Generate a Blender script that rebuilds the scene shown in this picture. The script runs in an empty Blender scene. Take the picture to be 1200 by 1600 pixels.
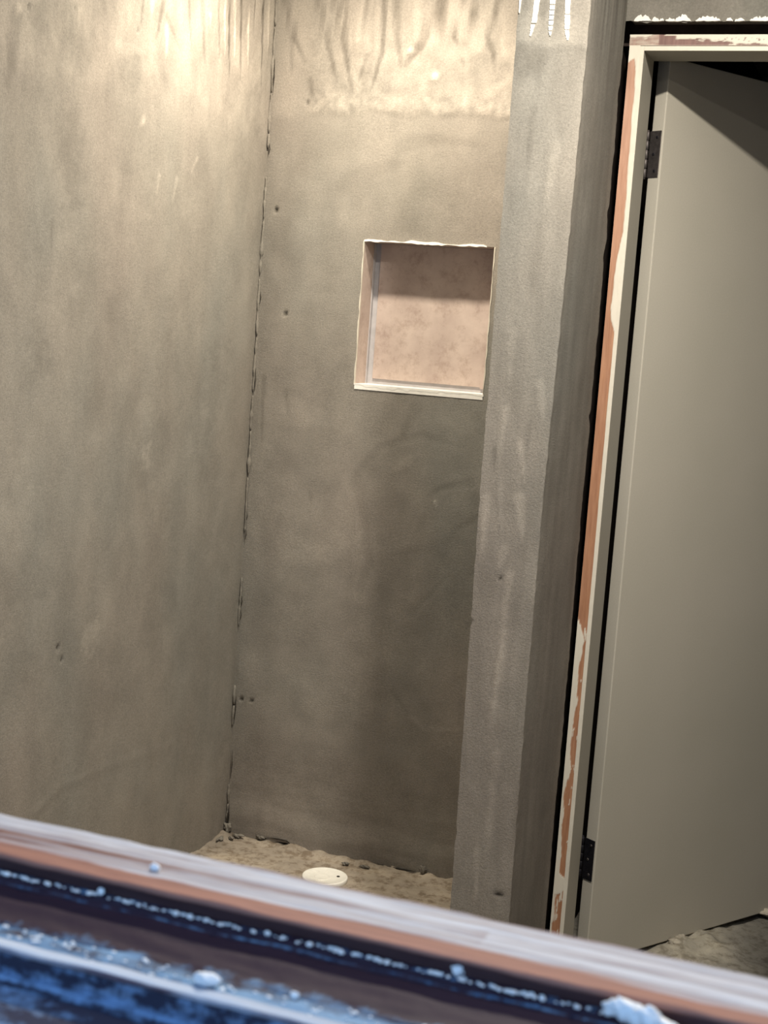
import bpy, bmesh, math, random
import numpy as np
from mathutils import Matrix, Vector

# ------------------------------------------------------------------ camera, sky, lamps, exposure
SC = bpy.context.scene
COL = SC.collection
Z0 = 1.435                                   # lens height above the concrete floor
FPX, YAW, PITCH, ROLL = 2278.27, -0.352552, -0.123205, 0.072982
_cy, _sy, _cp, _sp = math.cos(YAW), math.sin(YAW), math.cos(PITCH), math.sin(PITCH)
FWD = Vector((_sy*_cp, _cy*_cp, _sp)); _r = Vector((_cy, -_sy, 0)); _u = _r.cross(FWD)
RGT = math.cos(ROLL)*_r + math.sin(ROLL)*_u
UPV = -math.sin(ROLL)*_r + math.cos(ROLL)*_u
cam = bpy.data.cameras.new('camera'); cam_o = bpy.data.objects.new('camera', cam); COL.objects.link(cam_o)
cam.sensor_fit = 'HORIZONTAL'; cam.sensor_width = 36.0; cam.lens = FPX/1200*36.0
cam.clip_start = 0.02; cam.clip_end = 100
M = Matrix((RGT, UPV, -FWD)).transposed().to_4x4(); M.translation = (0, 0, Z0)
cam_o.matrix_world = M
cam.dof.use_dof = True; cam.dof.focus_distance = 3.3; cam.dof.aperture_fstop = 17.0
SC.camera = cam_o

SKY_STRENGTH = 1.0
SKY_COLOR = (0.36, 0.61, 1.0)
W = bpy.data.worlds.new('dusk_sky'); SC.world = W; W.use_nodes = True
bgn = W.node_tree.nodes['Background']
bgn.inputs['Color'].default_value = (*SKY_COLOR, 1); bgn.inputs['Strength'].default_value = SKY_STRENGTH

CEIL = 2.435
SHOWER_LAMP = (-1.25, 3.03, 21.0, (1.0, 0.90, 0.73))
DOOR_LAMP = (-0.40, 2.13, 38.0, (1.0, 0.93, 0.81))
WINDOW_LAMP = (0.30, 1.29, 7.0, (1.0, 0.93, 0.83))

SC.view_settings.view_transform = 'Standard'; SC.view_settings.look = 'None'
SC.view_settings.gamma = 1.0; SC.view_settings.use_curve_mapping = False
SC.view_settings.exposure = 0.27

# ------------------------------------------------------------------ measures (metres, z above the concrete floor)
BACK_Y = 3.50; LEFT_X = -1.683; PAN_Z = Z0 - 1.393
PIL_Y = 2.733; JAMB_Y = 3.07; JAMB_X = -0.634; HEAD_Z = Z0 + 0.610
NX0, NX1, NZ0, NZ1, NDEP = -1.394, -1.0486, Z0-0.139, Z0+0.224, 0.086
RIGHT_X = 1.45; WIN_Y = 0.80

def ray(x, y):
    return RGT*((x-600)/FPX) - UPV*((y-800)/FPX) + FWD
def atY(x, y, Y):
    d = ray(x, y)*1.0; d *= Y/d.y; return Vector((d.x, d.y, d.z+Z0))
def atX(x, y, X):
    d = ray(x, y)*1.0; d *= X/d.x; return Vector((d.x, d.y, d.z+Z0))
def atZ(x, y, Z):
    d = ray(x, y)*1.0; d *= (Z-Z0)/d.z; return Vector((d.x, d.y, d.z+Z0))

# ------------------------------------------------------------------ noise
_rng = np.random.RandomState(11)
_perm = np.tile(_rng.permutation(256), 3)
_ang = _rng.rand(256)*2*np.pi
def perlin(x, y):
    x = np.asarray(x, float); y = np.asarray(y, float)
    xi = np.floor(x).astype(int); yi = np.floor(y).astype(int); xf = x-xi; yf = y-yi
    def g(ix, iy, dx, dy):
        h = _perm[(_perm[ix & 255] + iy) & 255]; a = _ang[h]
        return np.cos(a)*dx + np.sin(a)*dy
    u = xf*xf*xf*(xf*(xf*6-15)+10); v = yf*yf*yf*(yf*(yf*6-15)+10)
    a = g(xi, yi, xf, yf); b = g(xi+1, yi, xf-1, yf); c = g(xi, yi+1, xf, yf-1); d = g(xi+1, yi+1, xf-1, yf-1)
    return (a*(1-u)+b*u)*(1-v) + (c*(1-u)+d*u)*v
def fbm(x, y, o=4, lac=2.0, gain=0.5):
    s = 0; a = 1.0; f = 1.0
    for i in range(o):
        s = s + a*perlin(x*f+i*17.3, y*f+i*9.1); a *= gain; f *= lac
    return s
def sstep(a, b, x):
    t = np.clip((x-a)/(b-a), 0, 1); return t*t*(3-2*t)
def seg_dist(px, py, pts):
    best = np.full(np.shape(px), 1e9); par = np.zeros(np.shape(px))
    n = len(pts)-1
    for i in range(n):
        ax, ay = pts[i]; bx, by = pts[i+1]
        dx, dy = bx-ax, by-ay; L = dx*dx+dy*dy+1e-12
        t = np.clip(((px-ax)*dx+(py-ay)*dy)/L, 0, 1)
        d = np.hypot(px-ax-t*dx, py-ay-t*dy)
        m = d < best; best = np.where(m, d, best); par = np.where(m, (i+t)/n, par)
    return best, par

# ------------------------------------------------------------------ object helpers
def link(name, me, mat, parent=None, smooth=False):
    o = bpy.data.objects.new(name, me); COL.objects.link(o)
    if mat is not None and len(me.materials) == 0: me.materials.append(mat)
    if parent is not None: o.parent = parent
    if 'tone' not in me.attributes: me.attributes.new('tone', 'FLOAT', 'POINT').data.foreach_set('value', [.5]*len(me.vertices))
    if smooth:
        me.polygons.foreach_set('use_smooth', [True]*len(me.polygons))
    return o
def tag(o, label=None, cat=None, group=None, kind=None):
    if label: o['label'] = label
    if cat: o['category'] = cat
    if group: o['group'] = group
    if kind: o['kind'] = kind
    return o
def empty(name, loc=(0, 0, 0)):
    o = bpy.data.objects.new(name, None); COL.objects.link(o); o.location = loc
    o.empty_display_size = 0.05
    return o
def box(bm, x0, x1, y0, y1, z0, z1, bevel=0.0):
    vs = [bm.verts.new(p) for p in ((x0,y0,z0),(x1,y0,z0),(x1,y1,z0),(x0,y1,z0),(x0,y0,z1),(x1,y0,z1),(x1,y1,z1),(x0,y1,z1))]
    fs = [bm.faces.new([vs[i] for i in f]) for f in ((3,2,1,0),(4,5,6,7),(0,1,5,4),(1,2,6,5),(2,3,7,6),(3,0,4,7))]
    if bevel > 0:
        es = list({e for f in fs for e in f.edges})
        bmesh.ops.bevel(bm, geom=es, offset=bevel, segments=2, affect='EDGES', profile=0.5)
    return vs
def bm_obj(name, bm, mat, parent=None, smooth=False):
    me = bpy.data.meshes.new(name); bmesh.ops.recalc_face_normals(bm, faces=bm.faces[:]); bm.to_mesh(me); bm.free()
    return link(name, me, mat, parent, smooth)
def boxes(name, lst, mat, parent=None, bevel=0.0):
    bm = bmesh.new()
    for b in lst: box(bm, *b, bevel=bevel)
    return bm_obj(name, bm, mat, parent)

def grid_mesh(name, P, mask=None, attrs=None, extra=None, flip=False):
    """P: (nv, nu, 3) points. attrs: dict name -> (nv, nu). extra: list of boxes joined behind as the body of the wall."""
    nv, nu = P.shape[:2]
    idx = np.arange(nv*nu).reshape(nv, nu)
    q = np.stack([idx[:-1,:-1], idx[:-1,1:], idx[1:,1:], idx[1:,:-1]], -1)
    if mask is not None: q = q[mask]
    q = q.reshape(-1, 4)
    if flip: q = q[:, ::-1]
    V = P.reshape(-1, 3)
    sm = len(q)
    if extra:
        ev = []; ef = []
        for (x0,x1,y0,y1,z0,z1) in extra:
            b = len(V)+len(ev)
            ev += [(x0,y0,z0),(x1,y0,z0),(x1,y1,z0),(x0,y1,z0),(x0,y0,z1),(x1,y0,z1),(x1,y1,z1),(x0,y1,z1)]
            ef += [[b+i for i in f] for f in ((3,2,1,0),(4,5,6,7),(0,1,5,4),(1,2,6,5),(2,3,7,6),(3,0,4,7))]
        V = np.vstack([V, np.array(ev)]); q = np.vstack([q, np.array(ef)])
    me = bpy.data.meshes.new(name)
    me.vertices.add(len(V)); me.vertices.foreach_set('co', V.astype(np.float32).ravel())
    me.loops.add(q.size); me.loops.foreach_set('vertex_index', q.astype(np.int32).ravel())
    me.polygons.add(len(q)); me.polygons.foreach_set('loop_start', np.arange(0, q.size, 4, dtype=np.int32))
    me.polygons.foreach_set('loop_total', np.full(len(q), 4, dtype=np.int32))
    s = np.zeros(len(q), bool); s[:sm] = True; me.polygons.foreach_set('use_smooth', s)
    me.update(calc_edges=True); me.validate()
    for k, a in (attrs or {}).items():
        at = me.attributes.new(k, 'FLOAT', 'POINT')
        v = np.full(len(V), 0.5, np.float32); v[:nv*nu] = a.ravel(); at.data.foreach_set('value', v)
    return me
def span(*segs):
    """coordinates joined from (start, end, step) pieces"""
    out = []
    for a, b, s in segs:
        n = max(1, int(round(abs(b-a)/s))); out += list(np.linspace(a, b, n+1)[(1 if out else 0):])
    return np.array(out)

def tube(bm, pts, rads, seg=8):
    rings = []
    for i, p in enumerate(pts):
        p = Vector(p); a = Vector(pts[max(0, i-1)]); b = Vector(pts[min(len(pts)-1, i+1)])
        t = (b-a).normalized(); n = t.orthogonal().normalized() if abs(t.z) < .9 else t.cross(Vector((0,1,0))).normalized()
        m = t.cross(n)
        r = rads[i] if hasattr(rads, '__len__') else rads
        rings.append([bm.verts.new(p + r*(math.cos(2*math.pi*k/seg)*n + math.sin(2*math.pi*k/seg)*m)) for k in range(seg)])
    for A, B in zip(rings[:-1], rings[1:]):
        for k in range(seg): bm.faces.new((A[k], A[(k+1) % seg], B[(k+1) % seg], B[k]))
    bm.faces.new(rings[0][::-1]); bm.faces.new(rings[-1])
def lathe(bm, prof, c, seg=32):
    rings = [[bm.verts.new((c[0]+r*math.cos(2*math.pi*k/seg), c[1]+r*math.sin(2*math.pi*k/seg), c[2]+z)) for k in range(seg)] for r, z in prof]
    for A, B in zip(rings[:-1], rings[1:]):
        for k in range(seg): bm.faces.new((A[k], A[(k+1) % seg], B[(k+1) % seg], B[k]))
    bm.faces.new(rings[0][::-1]); bm.faces.new(rings[-1])
def lump(bm, c, r, seed, squash=(1, 1, .6), sub=2, amp=.35):
    g = bmesh.ops.create_icosphere(bm, subdivisions=sub, radius=1.0)
    rr = random.Random(seed); ox, oy = rr.uniform(0, 90), rr.uniform(0, 90)
    for v in g['verts']:
        n = v.co.normalized()
        k = 1 + amp*float(fbm(np.array(n.x*1.4+ox+n.z), np.array(n.y*1.4+oy-n.z*.7), 3)*1.6)
        v.co = Vector((n.x*squash[0], n.y*squash[1], n.z*squash[2]))*r*k + Vector(c)

# ------------------------------------------------------------------ materials
def new_mat(name):
    m = bpy.data.materials.new(name); m.use_nodes = True
    nt = m.node_tree; b = nt.nodes['Principled BSDF']
    return m, nt, b
def N(nt, typ, **kw):
    n = nt.nodes.new(typ)
    for k, v in kw.items():
        if k in n.inputs.keys(): n.inputs[k].default_value = v
        else: setattr(n, k, v)
    return n
def noise(nt, scale, detail=4, rough=.55, stretch=(1, 1, 1), dist=0.0):
    tc = N(nt, 'ShaderNodeTexCoord'); mp = N(nt, 'ShaderNodeMapping'); mp.inputs['Scale'].default_value = stretch
    nt.links.new(tc.outputs['Object'], mp.inputs['Vector'])
    n = N(nt, 'ShaderNodeTexNoise', Scale=scale, Detail=detail, Roughness=rough, Distortion=dist)
    nt.links.new(mp.outputs['Vector'], n.inputs['Vector'])
    return n.outputs['Fac']
def ramp(nt, fac, stops):
    r = N(nt, 'ShaderNodeValToRGB'); e = r.color_ramp.elements
    while len(e) < len(stops): e.new(0.5)
    for i, (p, c) in enumerate(stops):
        e[i].position = p; e[i].color = (*c, 1) if len(c) == 3 else c
    nt.links.new(fac, r.inputs['Fac']); return r.outputs['Color']
def mix(nt, a, b, fac, mode='MIX'):
    m = N(nt, 'ShaderNodeMix', data_type='RGBA', blend_type=mode)
    for s, v in ((6, a), (7, b)):
        if hasattr(v, 'links'): nt.links.new(v, m.inputs[s])
        else: m.inputs[s].default_value = (*v, 1)
    if hasattr(fac, 'links'): nt.links.new(fac, m.inputs[0])
    else: m.inputs[0].default_value = fac
    return m.outputs[2]
def attr(nt, name):
    a = N(nt, 'ShaderNodeAttribute'); a.attribute_name = name; return a.outputs['Fac']
def bump(nt, b, heights, strength=.4, dist=.002):
    prev = None
    for h, s, d in heights:
        bn = N(nt, 'ShaderNodeBump', Strength=s, Distance=d); nt.links.new(h, bn.inputs['Height'])
        if prev is not None: nt.links.new(prev, bn.inputs['Normal'])
        prev = bn.outputs['Normal']
    nt.links.new(prev, b.inputs['Normal'])

def plaster(name, base=(.250, .229, .198), cool=(.238, .228, .202), warm=(.258, .229, .198)):
    m, nt, b = new_mat(name)
    n1 = noise(nt, 2.1, 3, .5, (1, 1, .55)); c1 = ramp(nt, n1, [(.36, cool), (.5, base), (.64, warm)])
    n2 = noise(nt, 9, 6, .6, (1, 1, .7), .3); c2 = ramp(nt, n2, [(.3, (.90, .90, .90)), (.5, (.99, .99, .99)), (.72, (1.09, 1.085, 1.08))])
    n3 = noise(nt, 210, 4, .72); c3 = ramp(nt, n3, [(.32, (.83, .83, .83)), (.68, (1.14, 1.14, 1.14))])
    t = ramp(nt, attr(nt, 'tone'), [(0, (.22, .215, .20)), (.25, (.62, .61, .60)), (.5, (1, 1, 1)), (.75, (1.38, 1.37, 1.36)), (1, (1.9, 1.9, 1.88))])
    c = mix(nt, mix(nt, mix(nt, c1, c2, 1, 'MULTIPLY'), c3, 1, 'MULTIPLY'), t, 1, 'MULTIPLY')
    nt.links.new(c, b.inputs['Base Color'])
    b.inputs['Roughness'].default_value = .88; b.inputs['Specular IOR Level'].default_value = .25
    bump(nt, b, [(noise(nt, 22, 5, .55, (1, 1, .8)), .13, .006), (noise(nt, 320, 4, .75), .65, .0020)])
    return m
M_PLASTER = plaster('cement_plaster')
M_PLASTER_DARK = plaster('damp_cement_plaster', (.21, .192, .165), (.20, .19, .165), (.215, .192, .165))

def simple(name, col, rough=.6, spec=.3, nscale=30, amp=.15, bumps=None, metal=0.0):
    m, nt, b = new_mat(name)
    n = noise(nt, nscale, 4, .6)
    lo = tuple(max(0, c*(1-amp)) for c in col); hi = tuple(min(1, c*(1+amp)) for c in col)
    nt.links.new(ramp(nt, n, [(.3, lo), (.7, hi)]), b.inputs['Base Color'])
    b.inputs['Roughness'].default_value = rough; b.inputs['Specular IOR Level'].default_value = spec; b.inputs['Metallic'].default_value = metal
    if bumps: bump(nt, b, [(noise(nt, s, 4, .6), st, d) for s, st, d in bumps])
    return m
M_WHITE = simple('bare_white_board', (.82, .80, .75), .8, .2, 60, .06, [(200, .3, .001)])
M_CREAM = simple('cream_paint', (.63, .585, .495), .5, .3, 40, .05, [(150, .15, .0006)])
M_GREYBOARD = simple('grey_backer', (.46, .44, .45), .7, .2, 40, .1)
M_GAP_SHADE = simple('gap_shade_timber', (.03, .023, .02), .95, .05, 25, .35, [(60, .5, .003)])  # near-black colour stands in for shade inside the gaps round the jamb
M_HINGE = simple('dark_bronze', (.10, .088, .085), .5, .4, 90, .3, [(300, .3, .0006)], .7)
M_HINGE2 = simple('blackened_bronze', (.016, .015, .019), .55, .4, 90, .35, [(220, .5, .001)], .5)
M_CEIL = simple('white_ceiling', (.5, .48, .45), .9, .2, 10, .04)
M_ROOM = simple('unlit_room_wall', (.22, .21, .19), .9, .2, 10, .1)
M_DRAIN = simple('white_pvc', (.85, .83, .76), .45, .4, 50, .06)
M_DARKHOLE = simple('dark_grime', (.03, .026, .022), .9, .1, 80, .4)
M_CRUMB = simple('white_plaster_crumb', (.88, .88, .88), .9, .1, 200, .12, [(300, .4, .002)])
M_FIX = simple('white_lamp_trim', (.8, .8, .78), .4, .4, 20, .03)

def door_paint():
    m, nt, b = new_mat('greige_door_paint')
    n1 = noise(nt, 3, 3, .5); c1 = ramp(nt, n1, [(.35, (.475, .445, .375)), (.65, (.505, .470, .40))])
    n2 = noise(nt, 260, 3, .6); c2 = ramp(nt, n2, [(.3, (.96, .96, .96)), (.7, (1.03, 1.03, 1.03))])
    nt.links.new(mix(nt, c1, c2, 1, 'MULTIPLY'), b.inputs['Base Color'])
    b.inputs['Roughness'].default_value = .55; b.inputs['Specular IOR Level'].default_value = .35
    bump(nt, b, [(noise(nt, 300, 3, .6), .12, .0006)])
    return m
M_DOOR = door_paint()

def peeled(name, paint=(.63, .585, .495), wood=((.28, .125, .065), (.42, .21, .11))):
    """old paint flaking off bare wood: vertex attribute 'paint' (1 painted, 0 bare), 'hue' shifts the wood"""
    m, nt, b = new_mat(name)
    g = noise(nt, 60, 5, .6, (3, 3, .25))
    w = ramp(nt, g, [(.25, wood[0]), (.75, wood[1])])
    w2 = ramp(nt, g, [(.25, (.36, .20, .135)), (.75, (.49, .29, .205))])
    w3 = mix(nt, w, w2, attr(nt, 'hue'))
    c = mix(nt, w3, paint, attr(nt, 'paint'))
    nt.links.new(c, b.inputs['Base Color']); b.inputs['Roughness'].default_value = .6
    bump(nt, b, [(g, .25, .001)])
    return m
M_PEEL = peeled('peeling_jamb_paint')
M_PEEL_HEAD = peeled('peeling_head_paint', wood=((.13, .065, .055), (.22, .12, .10)))

def pinkboard():
    m, nt, b = new_mat('pink_backer_board')
    c1 = ramp(nt, noise(nt, 12, 5, .6), [(.3, (.43, .340, .300)), (.7, (.57, .47, .415))])
    c2 = ramp(nt, noise(nt, 30, 6, .75), [(.36, (.66, .60, .56)), (.52, (1, 1, 1))])
    nt.links.new(mix(nt, c1, c2, .55, 'MULTIPLY'), b.inputs['Base Color']); b.inputs['Roughness'].default_value = .75
    bump(nt, b, [(noise(nt, 90, 4, .6), .2, .001)])
    return m
M_PINK = pinkboard()

def floor_mat(name, c0, c1, dirt):
    m, nt, b = new_mat(name)
    a = ramp(nt, noise(nt, 9, 6, .65, dist=.5), [(.3, c0), (.7, c1)])
    d = ramp(nt, noise(nt, 34, 6, .7), [(.38, dirt), (.52, (1, 1, 1))])
    t = ramp(nt, attr(nt, 'tone'), [(0, (.25, .25, .26)), (.5, (1, 1, 1)), (1, (2.0, 1.95, 1.8))])
    nt.links.new(mix(nt, mix(nt, a, d, .8, 'MULTIPLY'), t, 1, 'MULTIPLY'), b.inputs['Base Color'])
    b.inputs['Roughness'].default_value = .92; b.inputs['Specular IOR Level'].default_value = .2
    bump(nt, b, [(noise(nt, 60, 5, .65), .5, .004), (noise(nt, 260, 3, .6), .4, .0015)])
    return m
M_PAN = floor_mat('sandy_mortar', (.30, .255, .205), (.44, .38, .305), (.50, .44, .38))
M_FLOOR = floor_mat('rough_concrete', (.17, .16, .14), (.30, .28, .24), (.55, .52, .48))

def sill_wood(name, spk, spstretch, dusts, stain):
    """brown-red stained wood under plaster dust, track dusts also tinted with sky blue: attribute 'dust' 0..1, 'rub' shows raw orange wood"""
    m, nt, b = new_mat(name)
    g = noise(nt, 14, 6, .65, (.12, 6, 6))
    w = ramp(nt, g, [(.25, stain[0]), (.75, stain[1])])
    raw = ramp(nt, g, [(.25, (.23, .095, .065)), (.75, (.36, .17, .125))])
    w = mix(nt, w, raw, attr(nt, 'rub'))
    sp = noise(nt, 75, 5, .7, spstretch); st = noise(nt, 30, 6, .7, (.10, 4, 4))
    dcol = ramp(nt, st, [(.3, dusts[0]), (.5, dusts[1]), (.72, dusts[2])])
    ad = N(nt, 'ShaderNodeMath', operation='ADD'); nt.links.new(attr(nt, 'dust'), ad.inputs[0])
    s1 = N(nt, 'ShaderNodeMath', operation='MULTIPLY_ADD'); nt.links.new(sp, s1.inputs[0]); s1.inputs[1].default_value = spk; s1.inputs[2].default_value = -spk/2
    nt.links.new(s1.outputs[0], ad.inputs[1])
    f = ramp(nt, ad.outputs[0], [(.28, (0, 0, 0)), (.72, (1, 1, 1))])
    nt.links.new(mix(nt, w, dcol, f), b.inputs['Base Color'])
    b.inputs['Roughness'].default_value = .7; b.inputs['Specular IOR Level'].default_value = .3
    bump(nt, b, [(g, .3, .001), (sp, .35, .0015)])
    return m
M_SILL = sill_wood('sky_tinted_dusty_track', 1.3, (1, 1, 1), ((.07, .15, .28), (.14, .27, .44), (.30, .44, .58)), ((.016, .007, .018), (.034, .013, .026)))  # blue of the sky light put into the dust and stain colours
M_LIP = sill_wood('pale_track_lip', .6, (.3, 1, 1), ((.30, .36, .46), (.42, .47, .56), (.60, .64, .70)), ((.06, .05, .08), (.11, .08, .11)))  # lip dust also carries the sky's blue in its colour
M_OUTER = sill_wood('sky_tinted_speckled_track', 1.6, (1, 1, 1), ((.08, .14, .28), (.16, .27, .45), (.36, .48, .66)), ((.020, .022, .045), (.034, .034, .06)))  # speckled dust, its blue again skylight painted into the colour
M_SILL_TOP = sill_wood('dusty_top_board', .75, (.10, 1.8, 1.8), ((.27, .255, .28), (.43, .43, .47), (.66, .69, .74)), ((.034, .016, .019), (.075, .034, .034)))
M_FRAME = simple('brown_window_paint', (.10, .055, .05), .55, .35, 20, .2)
M_OUT = simple('outside_render', (.33, .31, .29), .9, .2, 12, .15)
M_GROUND = simple('outside_soil', (.14, .12, .10), .95, .1, 4, .3)
def lamp_mat(col):
    m, nt, b = new_mat('lamp_diffuser'); b.inputs['Emission Color'].default_value = (*col, 1); b.inputs['Emission Strength'].default_value = 6
    return m

# ------------------------------------------------------------------ the room: plain surfaces
S = 'structure'
tag(boxes('ceiling', [(LEFT_X-.12, RIGHT_X+.12, WIN_Y-.2, 3.62, CEIL, CEIL+.1)], M_CEIL), 'plain white ceiling over the bathroom', 'ceiling', kind=S)
tag(boxes('wall_right', [(RIGHT_X, RIGHT_X+.12, WIN_Y-.2, 3.2, 0, CEIL)], M_PLASTER), 'grey plaster wall on the right side of the bathroom', 'wall', kind=S)

# concrete floor: rough, with a heap of mortar by the open door
gx = span((LEFT_X-.1, -.7, .05), (-.7, .15, .012), (.15, 1.9, .1)); gy = span((WIN_Y-.2, 3.0, .08), (3.0, 4.1, .012), (4.1, 5.6, .1))
X, Y = np.meshgrid(gx, gy)
heap = np.exp(-(((X+.40)/.10)**2+((Y-3.50)/.16)**2))
rough = fbm(X*9, Y*9, 5)
Zf = .004*rough + .022*heap*(1+.9*fbm(X*22, Y*22, 4)) + .006*np.maximum(0, fbm(X*5+3, Y*5, 3))
fade = sstep(3.0, 3.25, Y)*(1-sstep(3.95, 4.15, Y)); Zf = Zf*fade - .003
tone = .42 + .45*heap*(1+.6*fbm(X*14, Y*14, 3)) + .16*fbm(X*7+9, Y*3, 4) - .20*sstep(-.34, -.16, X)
me = grid_mesh('floor', np.stack([X, Y, Zf], -1), None, {'tone': np.clip(tone, .02, 1)}, [(LEFT_X-.1, 1.9, WIN_Y-.2, 5.6, -.12, -.02)])
tag(link('floor', me, M_FLOOR), 'rough grey concrete floor with spilled mortar beyond the open door', 'floor', kind=S)

# ------------------------------------------------------------------ left wall
def streak_field(U, V, lst):
    """dark or pale runs of plaster: (points, half width, tone change, relief)"""
    tone = np.zeros_like(U); rel = np.zeros_like(U)
    for pts, w, dt, dr in lst:
        wob = .35*w*fbm(U*60+len(pts), V*25, 2)
        d, t = seg_dist(U+wob, V, pts)
        ww = w*(1-.55*t)
        k = 1-sstep(.35, 1.25, d/ww)
        k = k*(1-.5*sstep(.75, 1.0, t))
        tone += dt*k; rel += dr*k
    return tone, rel
def blob(U, V, c, ru, rv, seed=0):
    d = np.hypot((U-c[0])/ru, (V-c[1])/rv) + 1.1*fbm(U*24+seed, V*24-seed, 5, 2.0, .65)
    return 1-sstep(.35, 1.15, d)

LY = lambda x, y: (lambda p: (p.y, p.z))(atX(x, y, LEFT_X))
yy = span((WIN_Y-.01, 2.2, .12), (2.2, 3.46, .0055), (3.46, BACK_Y+.004, .003)); zz = span((0, PAN_Z+.0, .02), (PAN_Z, 2.16, .0062), (2.16, CEIL, .05))
U, V = np.meshgrid(yy, zz)
vis = sstep(2.2, 2.3, U)
n_low = fbm(U*3.1, V*2.2, 4); n_mid = fbm(U*13+4, V*8, 4); n_st = fbm(U*26, V*3.2+7, 4)
tone = .5 + .08*n_low + .07*n_mid + .035*n_st*sstep(.5, 2.0, V)
disp = .0030*n_low + .0009*n_mid + .0002*n_st
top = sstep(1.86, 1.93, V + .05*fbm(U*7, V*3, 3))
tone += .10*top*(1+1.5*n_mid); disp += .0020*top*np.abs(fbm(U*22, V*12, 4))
C1 = lambda a, b: LY(a/2.5, b/2.5)
ls = []
for pts, w, dt in (([(640,0),(610,150)],.011,-.13), ([(650,60),(705,200)],.008,-.10), ([(738,0),(745,200)],.006,-.12), ([(790,0),(800,245)],.014,-.12),
                   ([(852,0),(858,230)],.0055,-.16), ([(897,-40),(895,300)],.0065,-.22), ([(947,-40),(938,310)],.0065,-.22), ([(1002,-20),(990,125)],.005,-.2),
                   ([(1032,-40),(1020,340)],.006,-.25), ([(1078,-40),(1068,290)],.009,-.2), ([(560,0),(545,130)],.005,-.1),
                   ([(60,90),(30,320)],.03,-.10), ([(130,60),(150,110)],.03,-.08), ([(205,870),(200,1000)],.008,-.08),
                   ([(875,-30),(880,210)],.0065,.24), ([(920,-30),(916,220)],.008,.28), ([(972,90),(968,250)],.007,.26), ([(1050,-30),(1046,230)],.007,.15), ([(600,-20),(590,60)],.02,.18),
                   ([(650,110),(650,220)],.012,.2), ([(820,60),(822,110)],.01,.14), ([(690,700),(670,800)],.008,.10), ([(770,620),(745,680)],.007,.10), ([(620,690),(610,760)],.009,.09), ([(560,470),(545,490)],.012,.16), ([(460,190),(560,205)],.02,.05), ([(70,30),(60,60)],.012,.12)):
    ls.append(([C1(a, b) for a, b in pts], w, dt, .0010*(1 if dt > 0 else -.5)))
t2, r2 = streak_field(U, V, ls); tone += 1.8*t2*vis; disp += r2*vis
for (px, py, ru, rv, k) in ((225,715,.035,.03,.16), (140,1000,.04,.055,.14), (235,640,.05,.035,.08), (320,645,.03,.03,.07), (20,800,.06,.11,.07), (60,990,.07,.12,.05), (340,600,.05,.12,-.05),
                            (210,300,.09,.07,.06), (110,250,.05,.12,-.07), (50,480,.05,.1,-.05), (60,570,.05,.05,-.07), (100,420,.05,.1,.06)):
    tone += k*blob(U, V, LY(px, py), ru, rv, px)
# trowel ridge low on the wall
rg, tp = seg_dist(U, V, [LY(55, 1270), LY(95, 1230), (LY(165, 1200)), LY(265, 1165)])
disp += .0014*np.exp(-(rg/.012)**2)*(1-tp*.7); tone -= .05*np.exp(-(rg/.014)**2)*(1-tp)
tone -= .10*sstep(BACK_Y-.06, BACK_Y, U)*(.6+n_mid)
disp *= vis*(1-sstep(BACK_Y-.012, BACK_Y, U))
for (px, py) in ((91, 1012), (97, 1031), (45, 10), (118, 12), (215, 47)):
    c = LY(px, py); d = np.hypot((U-c[0])/.6, V-c[1]); k = (1-sstep(.003, .008, d))*(1 if py > 500 else .5); tone -= .45*k; disp -= .008*k
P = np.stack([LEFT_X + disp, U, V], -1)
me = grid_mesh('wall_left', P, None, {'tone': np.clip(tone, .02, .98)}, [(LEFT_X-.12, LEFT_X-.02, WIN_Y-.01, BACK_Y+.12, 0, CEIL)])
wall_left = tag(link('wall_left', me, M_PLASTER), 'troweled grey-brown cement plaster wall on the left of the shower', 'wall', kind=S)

# ------------------------------------------------------------------ back wall with its niche opening
BW = lambda x, y: (lambda p: (p.x, p.z))(atY(x, y, BACK_Y))
xx = span((LEFT_X-.004, LEFT_X+.04, .003), (LEFT_X+.04, NX0, .0055), (NX0, NX1, .0055), (NX1, -.75, .0055))
zz = span((PAN_Z-.012, PAN_Z+.03, .004), (PAN_Z+.03, NZ0, .0062), (NZ0, NZ1, .006), (NZ1, 2.16, .0058), (2.16, CEIL, .05))
U, V = np.meshgrid(xx, zz)
n_low = fbm(U*3.3+20, V*2.6, 4); n_mid = fbm(U*12+4, V*11+40, 4); n_st = fbm(U*24+3, V*5+17, 4)
tone = .5 + .09*n_low + .08*n_mid + .03*n_st
disp = .0030*n_low + .0009*n_mid
rim = BW(640, 180)[1]
edge = rim + .018*fbm(U*9, U*0+3, 4) + .02*(U-BW(640,180)[0])*0
lumpy = sstep(edge-.008, edge+.012, V)*sstep(BW(470,150)[0], BW(500,150)[0], U)
tone += lumpy*(.02 + .16*fbm(U*28, V*22, 4)); disp += lumpy*(.003 + .0014*fbm(U*30, V*24, 4))
tone += lumpy*(1-sstep(.03, .07, V-edge))*(.08+.25*fbm(U*55, V*45, 3))
left_pipe = (1-sstep(BW(478,100)[0], BW(500,100)[0], U)); tone += .04*left_pipe*sstep(rim-.02, rim+.01, V) - .05*left_pipe*(1-sstep(rim-.02, rim, V))
C2 = lambda a, b: BW(400+a/2.727, b/2.727)
ls = []
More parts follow.
